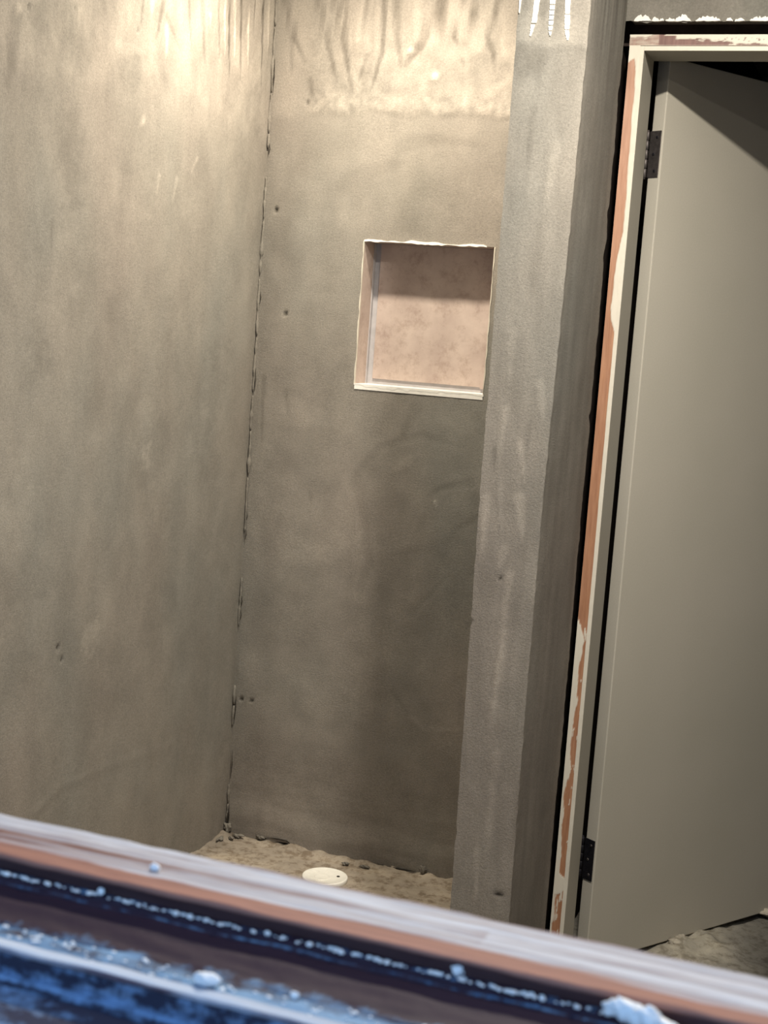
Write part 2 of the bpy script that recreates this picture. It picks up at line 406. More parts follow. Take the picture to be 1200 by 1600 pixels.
for pts, w, dt in (([(268,-30),(310,200),(345,350)],.010,-.12), ([(335,-30),(378,200),(412,390)],.010,-.15), ([(380,-30),(392,190)],.009,-.12), ([(480,-30),(460,140)],.008,-.12),
                   ([(552,-30),(540,230),(488,395)],.009,-.16), ([(600,-30),(605,180),(622,290)],.011,-.12), ([(475,240),(440,345)],.007,-.10), ([(800,-40),(775,60),(700,195),(640,275)],.018,-.16),
                   ([(800,50),(842,150),(865,200)],.010,-.12), ([(890,-30),(925,60),(985,150),(1015,230),(1020,310)],.012,-.16), ([(1045,-30),(1000,130)],.014,-.14), ([(125,-30),(150,130),(210,265)],.010,-.14), ([(150,150),(150,325)],.009,-.08),
                   ([(230,345),(240,430)],.010,-.10), ([(620,625),(720,600),(950,620)],.022,-.035), ([(380,790),(500,735),(620,700)],.028,-.03), ([(880,255),(890,290)],.006,-.1),
                   ([(520,80),(510,230)],.012,.09), ([(440,60),(430,220)],.011,.06), ([(700,20),(660,140)],.02,.08), ([(880,70),(870,160)],.02,.09), ([(930,210),(900,240)],.022,.10), ([(990,60),(970,100)],.012,.08), ([(1050,80),(1065,260)],.014,.08), ([(980,400),(1060,360)],.016,.1), ([(760,150),(770,200)],.012,.07)):
    ls.append(([C2(a, b) for a, b in pts], w, dt, .0014*(1 if dt > 0 else -.6)))
ls = [(a, b*1.15, c*(1.75 if c < 0 else 1.3), d) for a, b, c, d in ls]
# long soft trowel sweeps lower down
for pts, w, dt in (([(560,740),(590,700),(660,680),(720,700)],.012,-.05), ([(735,755),(690,762),(665,778)],.010,-.08), ([(650,640),(625,690)],.016,-.07), ([(555,750),(568,800),(575,880),(560,930)],.018,-.06),
                   ([(745,810),(705,832)],.010,-.06), ([(640,880),(660,810)],.02,-.05), ([(640,960),(700,900)],.010,-.05), ([(640,720),(610,740)],.012,.05), ([(690,830),(620,860)],.02,.04), ([(485,780),(483,765)],.006,-.1),
                   ([(640,1120),(665,1142),(720,1140)],.006,.06), ([(612,1080),(640,1120)],.005,-.07), ([(450,860),(520,870)],.04,.06), ([(430,640),(520,660)],.04,.05), ([(700,650),(750,680)],.03,.05), ([(450,1140),(530,1160)],.03,.06), ([(560,935),(570,945)],.02,.06), ([(412,590),(408,690)],.006,-.10), ([(445,610),(452,655)],.006,-.08), ([(680,783),(681,793)],.0032,.4)):
    ls.append(([BW(a, b) for a, b in pts], w*1.3, dt*1.15, .0005*(1 if dt > 0 else -1)))
t2, r2 = streak_field(U, V, ls); tone += t2; disp += r2
# layered ledges near the foot
foot = PAN_Z + .06 + .02*fbm(U*4, U*0+8, 3)
disp += .006*(1-sstep(foot-.02, foot+.04, V)) + .0007*(1-sstep(PAN_Z+.1, PAN_Z+.28, V))*fbm(U*6, V*45, 3)
for (px, py, r) in ((431,328,.005), (446,490,.005), (681,120,.010), (643,80,.008), (393,1095,.004), (377,1092,.005), (480,160,.004)):
    c = BW(px, py); d = np.hypot(U-c[0], V-c[1]); k = 1-sstep(r*.6, r*1.5, d)
    tone += (-.4 if r < .006 else .45)*k; disp += (-.006 if r < .006 else .003)*k
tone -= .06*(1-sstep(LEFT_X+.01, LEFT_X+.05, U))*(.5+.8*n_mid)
nd = np.maximum(np.maximum(NX0-U, U-NX1), np.maximum(NZ0-V, V-NZ1))
disp *= sstep(.0, .02, nd); disp *= sstep(LEFT_X, LEFT_X+.012, U)
# ragged foot: the plaster stops short of the shower floor in places
gap = np.maximum(0, .011*fbm(U*11+5, U*0+1, 4) + .003 - .004)*1.3 + .013*np.exp(-((U-BW(445,1315)[0])/.06)**2)
Vz = V + gap*(1-sstep(PAN_Z, PAN_Z+.04, V))
P = np.stack([U, BACK_Y - disp, Vz], -1)
uc = (U[:-1,:-1]+U[1:,1:])/2; vc = (V[:-1,:-1]+V[1:,1:])/2
mask = ~((uc > NX0) & (uc < NX1) & (vc > NZ0) & (vc < NZ1))
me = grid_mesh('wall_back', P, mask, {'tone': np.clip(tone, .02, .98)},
               [(LEFT_X-.12, NX0-.012, BACK_Y+.02, BACK_Y+.14, 0, CEIL), (NX1+.012, -.705, BACK_Y+.02, BACK_Y+.14, 0, CEIL),
                (NX0-.012, NX1+.012, BACK_Y+.02, BACK_Y+.14, 0, NZ0-.012), (NX0-.012, NX1+.012, BACK_Y+.02, BACK_Y+.14, NZ1+.012, CEIL)], flip=False)
wall_back = tag(link('wall_back', me, M_PLASTER), 'grey-brown cement plaster wall with square niche behind the shower', 'wall', kind=S)

# niche: box of boards set into the opening
YB = BACK_Y+NDEP
boxes('niche_back_plate', [(NX0-.01, NX1+.01, YB, YB+.012, NZ0-.01, NZ1+.01)], M_GREYBOARD, wall_back)
tag(boxes('niche_back_panel', [(NX0+.016, NX1-.034, YB-.004, YB-.0004, NZ0+.014, NZ1-.001)], M_PINK, wall_back), 'pinkish backer board at the back of the niche')
boxes('niche_back_strip', [(NX1-.0335, NX1-.001, YB-.0055, YB-.0004, NZ0+.010, NZ1-.001)], M_PINK, wall_back)
boxes('niche_side_panel', [(NX0-.012, NX0, BACK_Y+.002, YB-.013, NZ0, NZ1)], M_PINK, wall_back)
boxes('niche_side_strip', [(NX0-.012, NX0+.002, YB-.0128, YB-.0002, NZ0, NZ1)], M_GREYBOARD, wall_back)
boxes('niche_side_panel', [(NX1, NX1+.012, BACK_Y+.002, YB, NZ0, NZ1)], M_PINK, wall_back)
boxes('niche_top_panel', [(NX0-.012, NX1+.012, BACK_Y+.002, YB, NZ1, NZ1+.012)], M_PINK, wall_back)
boxes('niche_sill_board', [(NX0, NX1, BACK_Y-.001, YB, NZ0-.014, NZ0)], M_WHITE, wall_back)
# chipped white rim of the opening
def ragged_strip(name, pts_outer, depth, axis, mat, parent, lo, hi, seed, step=.006):
    """thin ragged strip along a line; axis = vector of the strip's width; depth along -y"""
    rr = random.Random(seed); (a, b) = pts_outer; a = Vector(a); b = Vector(b); L = (b-a).length; n = max(2, int(L/step))
    bm = bmesh.new(); fr = []; bk = []
    ax = Vector(axis); off = rr.uniform(0, 50)
    for i in range(n+1):
        t = i/n; p = a.lerp(b, t)
        w0 = lo*max(0, .5+1.3*float(fbm(np.array(t*L*50+off), np.array(3.3), 3)))
        w1 = hi*max(.15, .6+1.1*float(fbm(np.array(t*L*28+off), np.array(8.7), 4)))
        q = [p - ax*w0, p + ax*w1]
        fr.append([bm.verts.new(v + Vector((0, -depth, 0))) for v in q]); bk.append([bm.verts.new(v + Vector((0, .004, 0))) for v in q])
    for i in range(n):
        bm.faces.new((fr[i][0], fr[i+1][0], fr[i+1][1], fr[i][1]))
        bm.faces.new((fr[i][0], bk[i][0], bk[i+1][0], fr[i+1][0])); bm.faces.new((fr[i][1], fr[i+1][1], bk[i+1][1], bk[i][1]))
    bm.faces.new((fr[0][0], fr[0][1], bk[0][1], bk[0][0])); bm.faces.new((fr[n][1], fr[n][0], bk[n][0], bk[n][1]))
    return bm_obj(name, bm, mat, parent)
ragged_strip('niche_rim', ((NX0, BACK_Y, NZ1), (NX1-.02, BACK_Y, NZ1)), .002, (0, 0, 1), M_WHITE, wall_back, .003, .005, 3, .009)
ragged_strip('niche_rim', ((NX0-.002, BACK_Y, NZ0), (NX1+.002, BACK_Y, NZ0)), .0014, (0, 0, -1), M_WHITE, wall_back, .0002, .009, 5, .008)
ragged_strip('niche_rim', ((NX0, BACK_Y, NZ0), (NX0, BACK_Y, NZ1)), .0015, (-1, 0, 0), M_CREAM, wall_back, .0006, .0028, 7, .012)
ragged_strip('niche_rim', ((NX1, BACK_Y, NZ0), (NX1, BACK_Y, NZ1)), .0015, (1, 0, 0), M_CREAM, wall_back, .0006, .0034, 9, .012)

# lumpy run of plaster in the corner of the two shower walls, broken in places
bm = bmesh.new(); rr = random.Random(4)
z = PAN_Z+.02
while z < 2.2:
    L = rr.uniform(.03, .16); n = max(3, int(L/.008))
    if rr.random() < .72:
        pts = []; rad = []
        for i in range(n+1):
            zi = z + L*i/n; w = float(fbm(np.array(zi*14), np.array(2.2), 3))
            pts.append((LEFT_X+.004+.004*w, BACK_Y-.004-.003*w, zi)); rad.append(max(.0012, (.0042+.006*float(fbm(np.array(zi*40), np.array(5.5), 3)))*math.sin(math.pi*(i+.4)/(n+.8))**.5))
        tube(bm, pts, rad, 6)
    z += L + rr.uniform(0, .012)
bm_obj('corner_bead', bm, M_PLASTER_DARK, wall_back, True)
# dark splits beside it
bm = bmesh.new()
for (y0, y1) in ((92, 150), (225, 242), (455, 475), (575, 612), (800, 812), (826, 842), (930, 948), (952, 968), (1075, 1130), (1170, 1215), (1255, 1290)):
    a = atY(420-(y0-240)*.0618, y0, BACK_Y); b = atY(420-(y1-240)*.0618, y1, BACK_Y); m = a.lerp(b, .5)
    for q in (a, b, m): q.x = LEFT_X+.0095; q.y = BACK_Y-.0075
    m.x += .002
    tube(bm, [a, m, b], [.0004, .0013, .0004], 6)
bm_obj('corner_crack', bm, M_DARKHOLE, wall_back, True)

bm = bmesh.new()
for path in ([(398,1314),(408,1311),(420,1309),(434,1311),(448,1314),(454,1319),(463,1323),(472,1326),(483,1331)], [(352,1268),(355,1280),(357,1292)], [(590,1350),(625,1358),(650,1362)]):
    pts = [atY(x, y, BACK_Y-.009) for x, y in path]
    for q in pts: q.x = max(q.x, LEFT_X+.008)
    n = len(pts)
    tube(bm, pts, [.0005 if i in (0, n-1) else .0016+.0008*math.sin(i*2.3) for i in range(n)], 6)
bm_obj('foot_crack', bm, M_DARKHOLE, wall_back, True)

# ------------------------------------------------------------------ shower floor
gx = span((LEFT_X-.003, -.79, .007)); gy = span((2.55, 3.1, .03), (3.1, BACK_Y+.02, .006))
X, Y = np.meshgrid(gx, gy)
h = .004*fbm(X*10, Y*10, 5) + .0025*fbm(X*40, Y*40, 3)
h += .016*sstep(BACK_Y-.05, BACK_Y, Y)*np.maximum(0, .15+fbm(X*16, Y*16, 3)) + .016*(1-sstep(LEFT_X, LEFT_X+.05, X))*np.maximum(0, .25+fbm(X*16+7, Y*16, 3))
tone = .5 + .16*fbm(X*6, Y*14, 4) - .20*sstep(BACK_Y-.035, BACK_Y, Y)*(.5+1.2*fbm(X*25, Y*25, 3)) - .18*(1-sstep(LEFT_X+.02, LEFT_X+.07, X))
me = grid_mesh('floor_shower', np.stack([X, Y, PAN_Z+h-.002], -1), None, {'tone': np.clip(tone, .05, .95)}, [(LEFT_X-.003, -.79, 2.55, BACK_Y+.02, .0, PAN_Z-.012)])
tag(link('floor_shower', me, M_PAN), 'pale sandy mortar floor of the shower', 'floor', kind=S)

# ------------------------------------------------------------------ partition beside the door
zE = np.array([0, .297, .7265, 1.14, 1.34, 1.642, 2.0, 2.07, CEIL])
eL = np.array([-.7990, -.8001, -.8039, -.8086, -.8084, -.8096, -.8100, -.8103, -.8110])
eR = np.array([-.6745, -.6764, -.6802, -.6812, -.6782, -.6745, -.6722, -.6719, -.6700])
zz = span((0, .28, .05), (.28, 2.1, .006), (2.1, CEIL, .06))
def edge_x(arr, z, amp=.0010, s=0):
    return np.interp(z, zE, arr) + amp*fbm(z*30+s, z*0+s, 4)*2 
EL = edge_x(eL, zz, s=3); ER = edge_x(eR, zz, s=13)
def chip(z, cs):
    return sum(a*np.exp(-((z-c)/w)**2) for c, w, a in cs)
PF = lambda x, y: (lambda p: (p.x, p.z))(atY(x, y, PIL_Y))
EL = EL + chip(zz, [(PF(737,970)[1], .006, .003), (PF(713,1300)[1], .01, .0025), (PF(765,600)[1], .01, .0015)])
tt = np.linspace(0, 1, 27)
A = np.stack([EL[:, None]*(1-tt)+ER[:, None]*tt, np.full((len(zz), 27), PIL_Y), np.repeat(zz[:, None], 27, 1)], -1)
U, V = A[..., 0], A[..., 2]
n_mid = fbm(U*14, V*7, 4); n_st = fbm(U*40, V*5, 4)
tone = .5 + .07*n_mid + .09*n_st; disp = .0018*n_mid + .0008*n_st
edge = PF(850, 75)[1] + .010*fbm(U*25, U*0, 3) - .012*np.exp(-((U-PF(808,75)[0])/.02)**2)*-1
smear = sstep(edge-.004, edge+.008, V)
tone += .10*smear*(1-sstep(.02, .09, V-edge)) - .05*(1-smear)*sstep(edge-.10, edge-.01, V); disp += .0015*smear
ls = []
for pts, w, dt in (([(842,600),(850,660)],.010,.10), ([(812,690),(820,755)],.006,.13), ([(812,780),(815,845)],.014,.13), ([(758,780),(752,880)],.010,.09), ([(788,860),(778,890)],.012,.10), ([(795,900),(770,1100)],.011,.09),
                   ([(790,990),(770,1110)],.010,.08), ([(772,1100),(765,1140)],.01,.07), ([(745,1330),(742,1410)],.008,.12), ([(790,640),(770,760)],.008,.07), ([(840,100),(850,110)],.03,-.07), ([(820,80),(815,130)],.02,-.08), ([(835,170),(825,260)],.010,-.07),
                   ([(870,230),(850,330)],.012,.06), ([(800,520),(795,600)],.012,.06), ([(775,1180),(760,1330)],.012,.07), ([(775,700),(780,850)],.006,-.07), ([(828,660),(826,700)],.005,-.06), ([(875,10),(872,50)],.02,-.09), ([(852,5),(848,30)],.012,-.08), ([(825,5),(822,18)],.014,-.08)):
    ls.append(([PF(a, b) for a, b in pts], w, dt*1.5, .0008))
t2, r2 = streak_field(U, V, ls); tone += t2; disp += r2
for (px, py) in ((781, 905), (738, 969), (779, 1399)):
    c = PF(px, py); d = np.hypot((U-c[0])/(2.6 if py > 1300 else 1), V-c[1]); k = 1-sstep(.002, .0055, d); tone -= .4*k; disp -= .004*k
ef = sstep(0, .06, tt)*(1-sstep(.94, 1, tt)); disp = disp*ef[None, :]
A[..., 1] -= disp
ms = [('front', grid_mesh('wall_partition', A, None, {'tone': np.clip(tone, .02, .98)}))]
# right side face (towards the door), ends ragged at the gap beside the jamb
ss = np.linspace(0, 1, 40)
endY = JAMB_Y - .008 + .009*fbm(zz*22, zz*0+4, 4) + chip(zz, [(atY(955,335,JAMB_Y).z, .012, -.014), (atY(944,400,JAMB_Y).z, .02, -.012), (atY(922,650,JAMB_Y).z, .008, -.014), (atY(966,150,JAMB_Y).z, .02, -.012)])
B = np.stack([ER[:, None] + 0*ss[None, :], PIL_Y + (endY[:, None]-PIL_Y)*ss[None, :], np.repeat(zz[:, None], 40, 1)], -1)
tgt = np.interp(zz, [0, 2.1, CEIL], [-.6745, -.6765, -.6765])
ERs = np.interp(zz, zE, eR)
B[..., 0] = ERs[:, None]*(1-ss)**1.5 + tgt[:, None]*(1-(1-ss)**1.5) + (ER-ERs)[:, None]*(1-sstep(0, .06, ss))[None, :]
U, V = B[..., 1], B[..., 2]
n_mid = fbm(U*10+8, V*6, 4); n_st = fbm(U*30, V*1.6, 4)
tone = .42 + .05*n_mid + .10*n_st; d = (.0015*n_mid)*sstep(0, .08, ss)[None, :]
runs = sstep(1.95, 2.1, V)*fbm(U*60, V*2, 3); tone += .35*runs
B[..., 0] += d
ms.append(('side', grid_mesh('s', B, None, {'tone': np.clip(tone, .02, .98)})))
# left side (into the shower) and the solid body
D = np.stack([np.repeat(EL[:, None], 4, 1), np.repeat(np.linspace(PIL_Y, BACK_Y, 4)[None, :], len(zz), 0), np.repeat(zz[:, None], 4, 1)], -1)
ms.append(('left', grid_mesh('l', D, None, {'tone': np.full(D.shape[:2], .5)}, None, flip=True)))
bm = bmesh.new()
for _, m_ in ms: bm.from_mesh(m_)
me = bpy.data.meshes.new('wall_partition'); bm.to_mesh(me); bm.free()
wall_part = tag(link('wall_partition', me, M_PLASTER), 'grey plastered partition end standing between shower and door', 'wall', kind=S)
boxes('partition_core', [(-.793, -.70, PIL_Y+.02, BACK_Y, 0, CEIL)], M_GAP_SHADE, wall_part)  # dark core: shade of the gap beside the jamb painted in
# bare white stripes near its top
def patch(name, outline, y, t, mat, parent):
    bm = bmesh.new()
    f = [bm.verts.new((x, y-t, z)) for x, z in outline]; b = [bm.verts.new((x, y+.006, z)) for x, z in outline]
    bm.faces.new(f)
    for i in range(len(f)): j = (i+1) % len(f); bm.faces.new((f[i], b[i], b[j], f[j]))
    return bm_obj(name, bm, mat, parent)
rr = random.Random(8)
def stripe(path, widths, y, t, seg=6):
    n = len(path); lft, rgt = [], []
    for i in range((n-1)*seg+1):
        k = min(n-2, i//seg); u = i/seg-k
        x = path[k][0]*(1-u)+path[k+1][0]*u; yy_ = path[k][1]*(1-u)+path[k+1][1]*u; w = widths[k]*(1-u)+widths[k+1]*u
        j1, j2 = rr.uniform(-.5, .5), rr.uniform(-.5, .5)
        a = atY(x-w/2+j1, yy_, y); b = atY(x+w/2+j2, yy_, y); lft.append((a.x, a.z)); rgt.append((b.x, b.z))
    patch('bare_stripe', lft+rgt[::-1], y, t, M_WHITE, wall_part)
YS = PIL_Y-.0005
stripe([(842,-30),(840,0),(835,36)], [8.5,8.2,7], YS, .003)
stripe([(833,39),(831,50),(829,57)], [6,4,1.5], YS, .003)
for i in range(8):
    y0 = -8+i*8.2; x0 = 864.5-.085*max(0, y0)
    stripe([(x0,y0),(x0-.6,y0+6.6)], [8.5-i*.35, 8.2-i*.4] if i < 7 else [6,1.5], YS, .003, 3)
stripe([(889,-20),(888,0),(887,22)], [8,8,7], YS, .003)
stripe([(887,23.5),(887,36),(886,46)], [7.5,8,6.5], YS, .003)
stripe([(886,47.5),(887,55),(887.5,63)], [6.5,6,2], YS, .003)
stripe([(814.5,-20),(813.5,0),(811.5,21)], [4,3.6,.8], YS, .003)

# ------------------------------------------------------------------ wall around the door and the unlit room behind
GZ = Z0+.668
DW = lambda x, y: (lambda p: (p.x, p.z))(atY(x, y, JAMB_Y))
xx = span((-.678, -.3, .005), (-.3, RIGHT_X, .08)); 
zb = GZ + .006*fbm(xx*26, xx*0+2, 4) 
vv = np.linspace(0, 1, 44)
V = zb[None, :]*(1-vv[:, None]) + CEIL*vv[:, None]; U = np.repeat(xx[None, :], 44, 0)
n_mid = fbm(U*12, V*9, 4)
P = np.stack([U, JAMB_Y - .0015*n_mid - .002*(1-sstep(0, .03, V-zb[None, :]))*0, V], -1)
DOOR_R = .132
me = grid_mesh('wall_door', P, None, {'tone': np.clip(.5+.08*n_mid, .02, .98)},
               [(-.676, RIGHT_X, JAMB_Y+.012, JAMB_Y+.10, GZ+.012, CEIL), (DOOR_R+.035, RIGHT_X, JAMB_Y, JAMB_Y+.13, 0, GZ+.02), (-.676, -.25, JAMB_Y+.0005, JAMB_Y+.01, GZ+.013, CEIL)])
wall_door = tag(link('wall_door', me, M_PLASTER_DARK), 'dark grey plaster wall above and beside the door', 'wall', kind=S)
boxes('rough_lintel', [(-.70, DOOR_R+.2, JAMB_Y+.085, JAMB_Y+.135, GZ-.032, GZ+.03)], M_GAP_SHADE, wall_door)
boxes('rough_stud', [(-.6855, -.6665, JAMB_Y+.105, JAMB_Y+.14, 0, GZ)], M_GAP_SHADE, wall_door)
# chipped white board showing along the plaster edge over the door
def chips(rng, seed, base):
    r = random.Random(seed)
    for (x0, x1, hgt) in rng:
        n = max(4, int((x1-x0)/2.2)); top = []; bot = []
        for i in range(n+1):
            x = x0+(x1-x0)*i/n; e = math.sin(math.pi*min(1, max(0, i/n)))**.6
            yb = base + 1.2*float(fbm(np.array(x*.12), np.array(2.5), 3)); yt = yb - hgt*(e*(.55+.6*r.random()))-.6
            a = atY(x, yb, JAMB_Y); b = atY(x, yt, JAMB_Y); bot.append((a.x, a.z)); top.append((b.x, b.z))
        patch('bare_chip', bot+top[::-1], JAMB_Y-.002, .0022, M_WHITE, wall_door)
chips([(991,1018,9), (1019,1031,8), (1031,1038,4), (1040,1056,5), (1055,1080,9), (1087,1126,8), (1135,1146,5), (1148,1164,4), (1172,1212,7)], 5, 33.5)

bx = [(-.73, 1.9, 5.5, 5.6, 0, CEIL), (1.8, 1.9, 3.2, 5.6, 0, CEIL), (RIGHT_X, 1.9, 3.2, 3.3, 0, CEIL)]
boxes('hall_shade_panel', [(-.725, -.70, 3.21, 5.6, 0, CEIL)], M_GAP_SHADE, wall_door)  # side of the hall, shade put into its colour behind the hinge gap
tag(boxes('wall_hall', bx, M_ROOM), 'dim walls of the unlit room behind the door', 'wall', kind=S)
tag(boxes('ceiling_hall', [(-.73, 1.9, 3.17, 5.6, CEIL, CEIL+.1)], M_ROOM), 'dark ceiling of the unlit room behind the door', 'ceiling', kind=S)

# ------------------------------------------------------------------ door frame and door leaf
door = tag(empty('door_1', (-.6, 3.2, 0)), 'open greige door on dark hinges in a peeling painted frame', 'door', kind=S)
def dpart(o, p=None):
    w = o.matrix_world.copy(); o.parent = p or door
    if (p or door) is door: o.matrix_parent_inverse = Matrix.Translation((.6, -3.2, 0))
    return o
STOP_Y = 3.18; RAB_Y = 3.222; RAB_X = JAMB_X-.012; LX = -.6425; OX = -.665; HT = Z0+.642; LZ = HEAD_Z+.009
# peeling strip on the outer left of the jamb (fine grid front, solid behind)
xs = np.linspace(OX, LX, 16); zs = np.linspace(.0, LZ+.001, 720)
U, V = np.meshgrid(xs, zs); q = (U-OX)/(LX-OX)
pyrow = np.interp(V, [0, atY(866,1380,JAMB_Y).z, atY(905,975,JAMB_Y).z, atY(944,480,JAMB_Y).z, atY(990,80,JAMB_Y).z], [1500, 1380, 975, 480, 80])
n1 = fbm(U*90, V*14, 4); n2 = fbm(U*160+4, V*30, 4)
paint = np.zeros_like(U)
right_edge = np.interp(pyrow, [60,80,110,360,380,420,450,480,500,510,520,1500], [.0,.35,.75,.95,.75,.55,.50,.45,.62,.85,1.0,1.05])
paint = np.maximum(paint, sstep(-.03, .03, q - right_edge - .10*n1))
left_edge = np.interp(pyrow, [60,90,100,955,975,1000,1040,1090,1130,1200,1260,1330,1362,1372,1384,1392,1440,1500], [1.2,.5,-.2,-.2,.2,.75,.45,.75,.35,.55,.3,.35,.45,1.2,1.2,.35,.2,.15])
paint = np.maximum(paint, sstep(-.04, .04, left_edge + .22*n1 + .12*n2*(pyrow > 960) - q))
paint = np.maximum(paint, sstep(.42, .47, n2 + .5*n1)*(pyrow > 980)*.9)
hue = np.interp(pyrow, [60, 200, 330, 480, 700, 900, 1500], [.9, .8, .6, .25, .15, .1, .0]) + .15*n1
P = np.stack([U, JAMB_Y - .0009*paint + .0006*n1, V], -1)
me = grid_mesh('jamb_strip', P, None, {'paint': paint, 'hue': np.clip(hue, 0, 1)}, [(OX, LX-.0004, JAMB_Y+.001, STOP_Y+.02, 0, LZ)])
dpart(link('jamb_strip', me, M_PEEL))
# head strip with scraped brown band
xs = np.linspace(OX-.001, DOOR_R+.03, 420); zs = np.linspace(LZ+.0012, HT, 14)
U, V = np.meshgrid(xs, zs); q = (V-LZ)/(HT-LZ)
pxc = np.interp(U, [OX, atY(1200,60,JAMB_Y).x], [984, 1200])
n1 = fbm(U*45, V*170, 4); n2 = fbm(U*140+4, V*200, 3)
upper = np.interp(pxc, [980,990,1015,1030,1045,1060,1100,1125,1150,1400], [.85,.75,.82,1.1,.95,.66,.52,.42,.22,.05])
lower = np.interp(pxc, [980,1015,1040,1400], [.05,.1,.05,.05])
bare = sstep(-.05, .05, upper + .28*n1 - q)*sstep(-.05, .05, q - lower)
bare = np.maximum(bare, (pxc > 1120)*sstep(.30, .38, n2+.4*n1)*.8*(q < .75)*(q > .1))
greywash = (pxc < 1030)
paint = np.clip(1-bare, 0, 1); paint = np.maximum(paint, .35*greywash*(.8+n1))
me = grid_mesh('head_strip', np.stack([U, JAMB_Y - .0008*paint, V], -1), None, {'paint': np.clip(paint, 0, 1), 'hue': np.clip(.25*greywash+0*U, 0, 1)}, [(OX-.001, DOOR_R+.03, JAMB_Y+.001, STOP_Y+.02, LZ+.0012, HT)])
dpart(link('head_strip', me, M_PEEL_HEAD))
# rebated jamb posts and head
JW = JAMB_X
dpart(boxes('jamb_edge', [(LX, JW, JAMB_Y-.001, JAMB_Y+.004, 0, LZ)], M_CREAM))
dpart(boxes('jamb_post', [(LX+.0004, JW, JAMB_Y+.004, STOP_Y, 0, LZ-.0004)], M_DOOR))
dpart(boxes('jamb_rebate', [(LX, RAB_X, STOP_Y+.0004, RAB_Y, 0, LZ+.01)], M_GAP_SHADE))  # rebate coloured with the gap's shade to keep the hinge gap black
dpart(boxes('jamb_post', [(DOOR_R-.012, DOOR_R+.03, JAMB_Y, STOP_Y, 0, LZ-.0004), (DOOR_R, DOOR_R+.03, STOP_Y, RAB_Y, 0, LZ+.01)], M_DOOR))
dpart(boxes('head_edge', [(JW+.0002, DOOR_R-.0122, JAMB_Y-.001, JAMB_Y+.004, HEAD_Z, LZ)], M_CREAM))
dpart(boxes('jamb_head', [(JW+.0002, DOOR_R-.0122, JAMB_Y+.004, STOP_Y, HEAD_Z, LZ), (RAB_X+.0002, DOOR_R-.0002, STOP_Y, RAB_Y, HEAD_Z+.018, LZ+.02)], M_DOOR))
# leaf: local x along the leaf, local y across its thickness, hinged at its near-left corner
ANG = math.radians(58.3); Cx, Cy = -.6057, 3.215; T = .0345; LEN = .765; DZ0 = Z0-1.42; DZ1 = Z0+.6256
def leaf_to_world(o):
    o.matrix_parent_inverse = Matrix.Identity(4)
    return o
leaf_mw = Matrix.Translation((Cx, Cy, 0)) @ Matrix.Rotation(ANG, 4, 'Z')
bm = bmesh.new(); box(bm, 0, LEN, 0, T, DZ0, DZ1, bevel=.0022)
# shallow mortises behind the hinges are covered by the plates
leaf = bm_obj('door_leaf', bm, M_DOOR, None)
leaf.parent = door; leaf.matrix_parent_inverse = Matrix.Translation((.6, -3.2, 0)); leaf.matrix_basis = leaf_mw
def hinge(z0, z1, mat, mat2, ragged):
    root = boxes('hinge', [(-.0020, .0004, .0050, T+.001, z0, z1)], mat, leaf, .0006)
    bm = bmesh.new(); L = (z1-z0)/5
    for k in range(5):
        lathe(bm, [(.0036, z0+k*L+.0006), (.0044, z0+k*L+.0016), (.0044, z0+(k+1)*L-.0016), (.0036, z0+(k+1)*L-.0006)], (-.0025, T+.0075, 0), 12)
    lathe(bm, [(.0020, z0-.003), (.0030, z0-.002), (.0030, z1+.002), (.0020, z1+.003)], (-.0025, T+.0075, 0), 10)
    bm_obj('knuckle', bm, mat, root, True)
    for k in range(3):
        bm = bmesh.new()
        zc = z0+(z1-z0)*(.14+.36*k); yc = .0155 if k != 1 else .022
        g = bmesh.ops.create_cone(bm, cap_ends=True, segments=14, radius1=.0036, radius2=.0028, depth=.0012)
        bmesh.ops.rotate(bm, verts=g['verts'], cent=(0,0,0), matrix=Matrix.Rotation(-math.pi/2, 3, 'Y'))
        bmesh.ops.translate(bm, verts=g['verts'], vec=(-.0024, yc, zc))
        bm_obj('screw', bm, mat2, root)
    return root
PT = atY(1022, 205, 3.23).z; PB = atY(1016, 278, 3.23).z
hinge(PB, PT, M_HINGE, M_HINGE2, 0)
PT = atY(915, 1309, 3.23).z; PB = atY(911, 1372, 3.23).z
hinge(PB, PT, M_HINGE2, M_HINGE, 1)
for (x0, x1) in ((.055, .115),):
    bm = bmesh.new()
    for s in (-1, 1):
        y = -.001 if s < 0 else T+.001
        g = bmesh.ops.create_cone(bm, cap_ends=True, segments=24, radius1=.032, radius2=.030, depth=.008)
        bmesh.ops.rotate(bm, verts=g['verts'], cent=(0,0,0), matrix=Matrix.Rotation(math.pi/2, 3, 'X')); bmesh.ops.translate(bm, verts=g['verts'], vec=(LEN-.065, y+s*.004, .95))
        g = bmesh.ops.create_uvsphere(bm, u_segments=20, v_segments=12, radius=.027); bmesh.ops.translate(bm, verts=g['verts'], vec=(LEN-.065, y+s*.045, .95))
        g = bmesh.ops.create_cone(bm, cap_ends=True, segments=16, radius1=.012, radius2=.012, depth=.04)
        bmesh.ops.rotate(bm, verts=g['verts'], cent=(0,0,0), matrix=Matrix.Rotation(math.pi/2, 3, 'X')); bmesh.ops.translate(bm, verts=g['verts'], vec=(LEN-.065, y+s*.024, .95))
    bm_obj('door_knob', bm, M_HINGE, leaf, True)

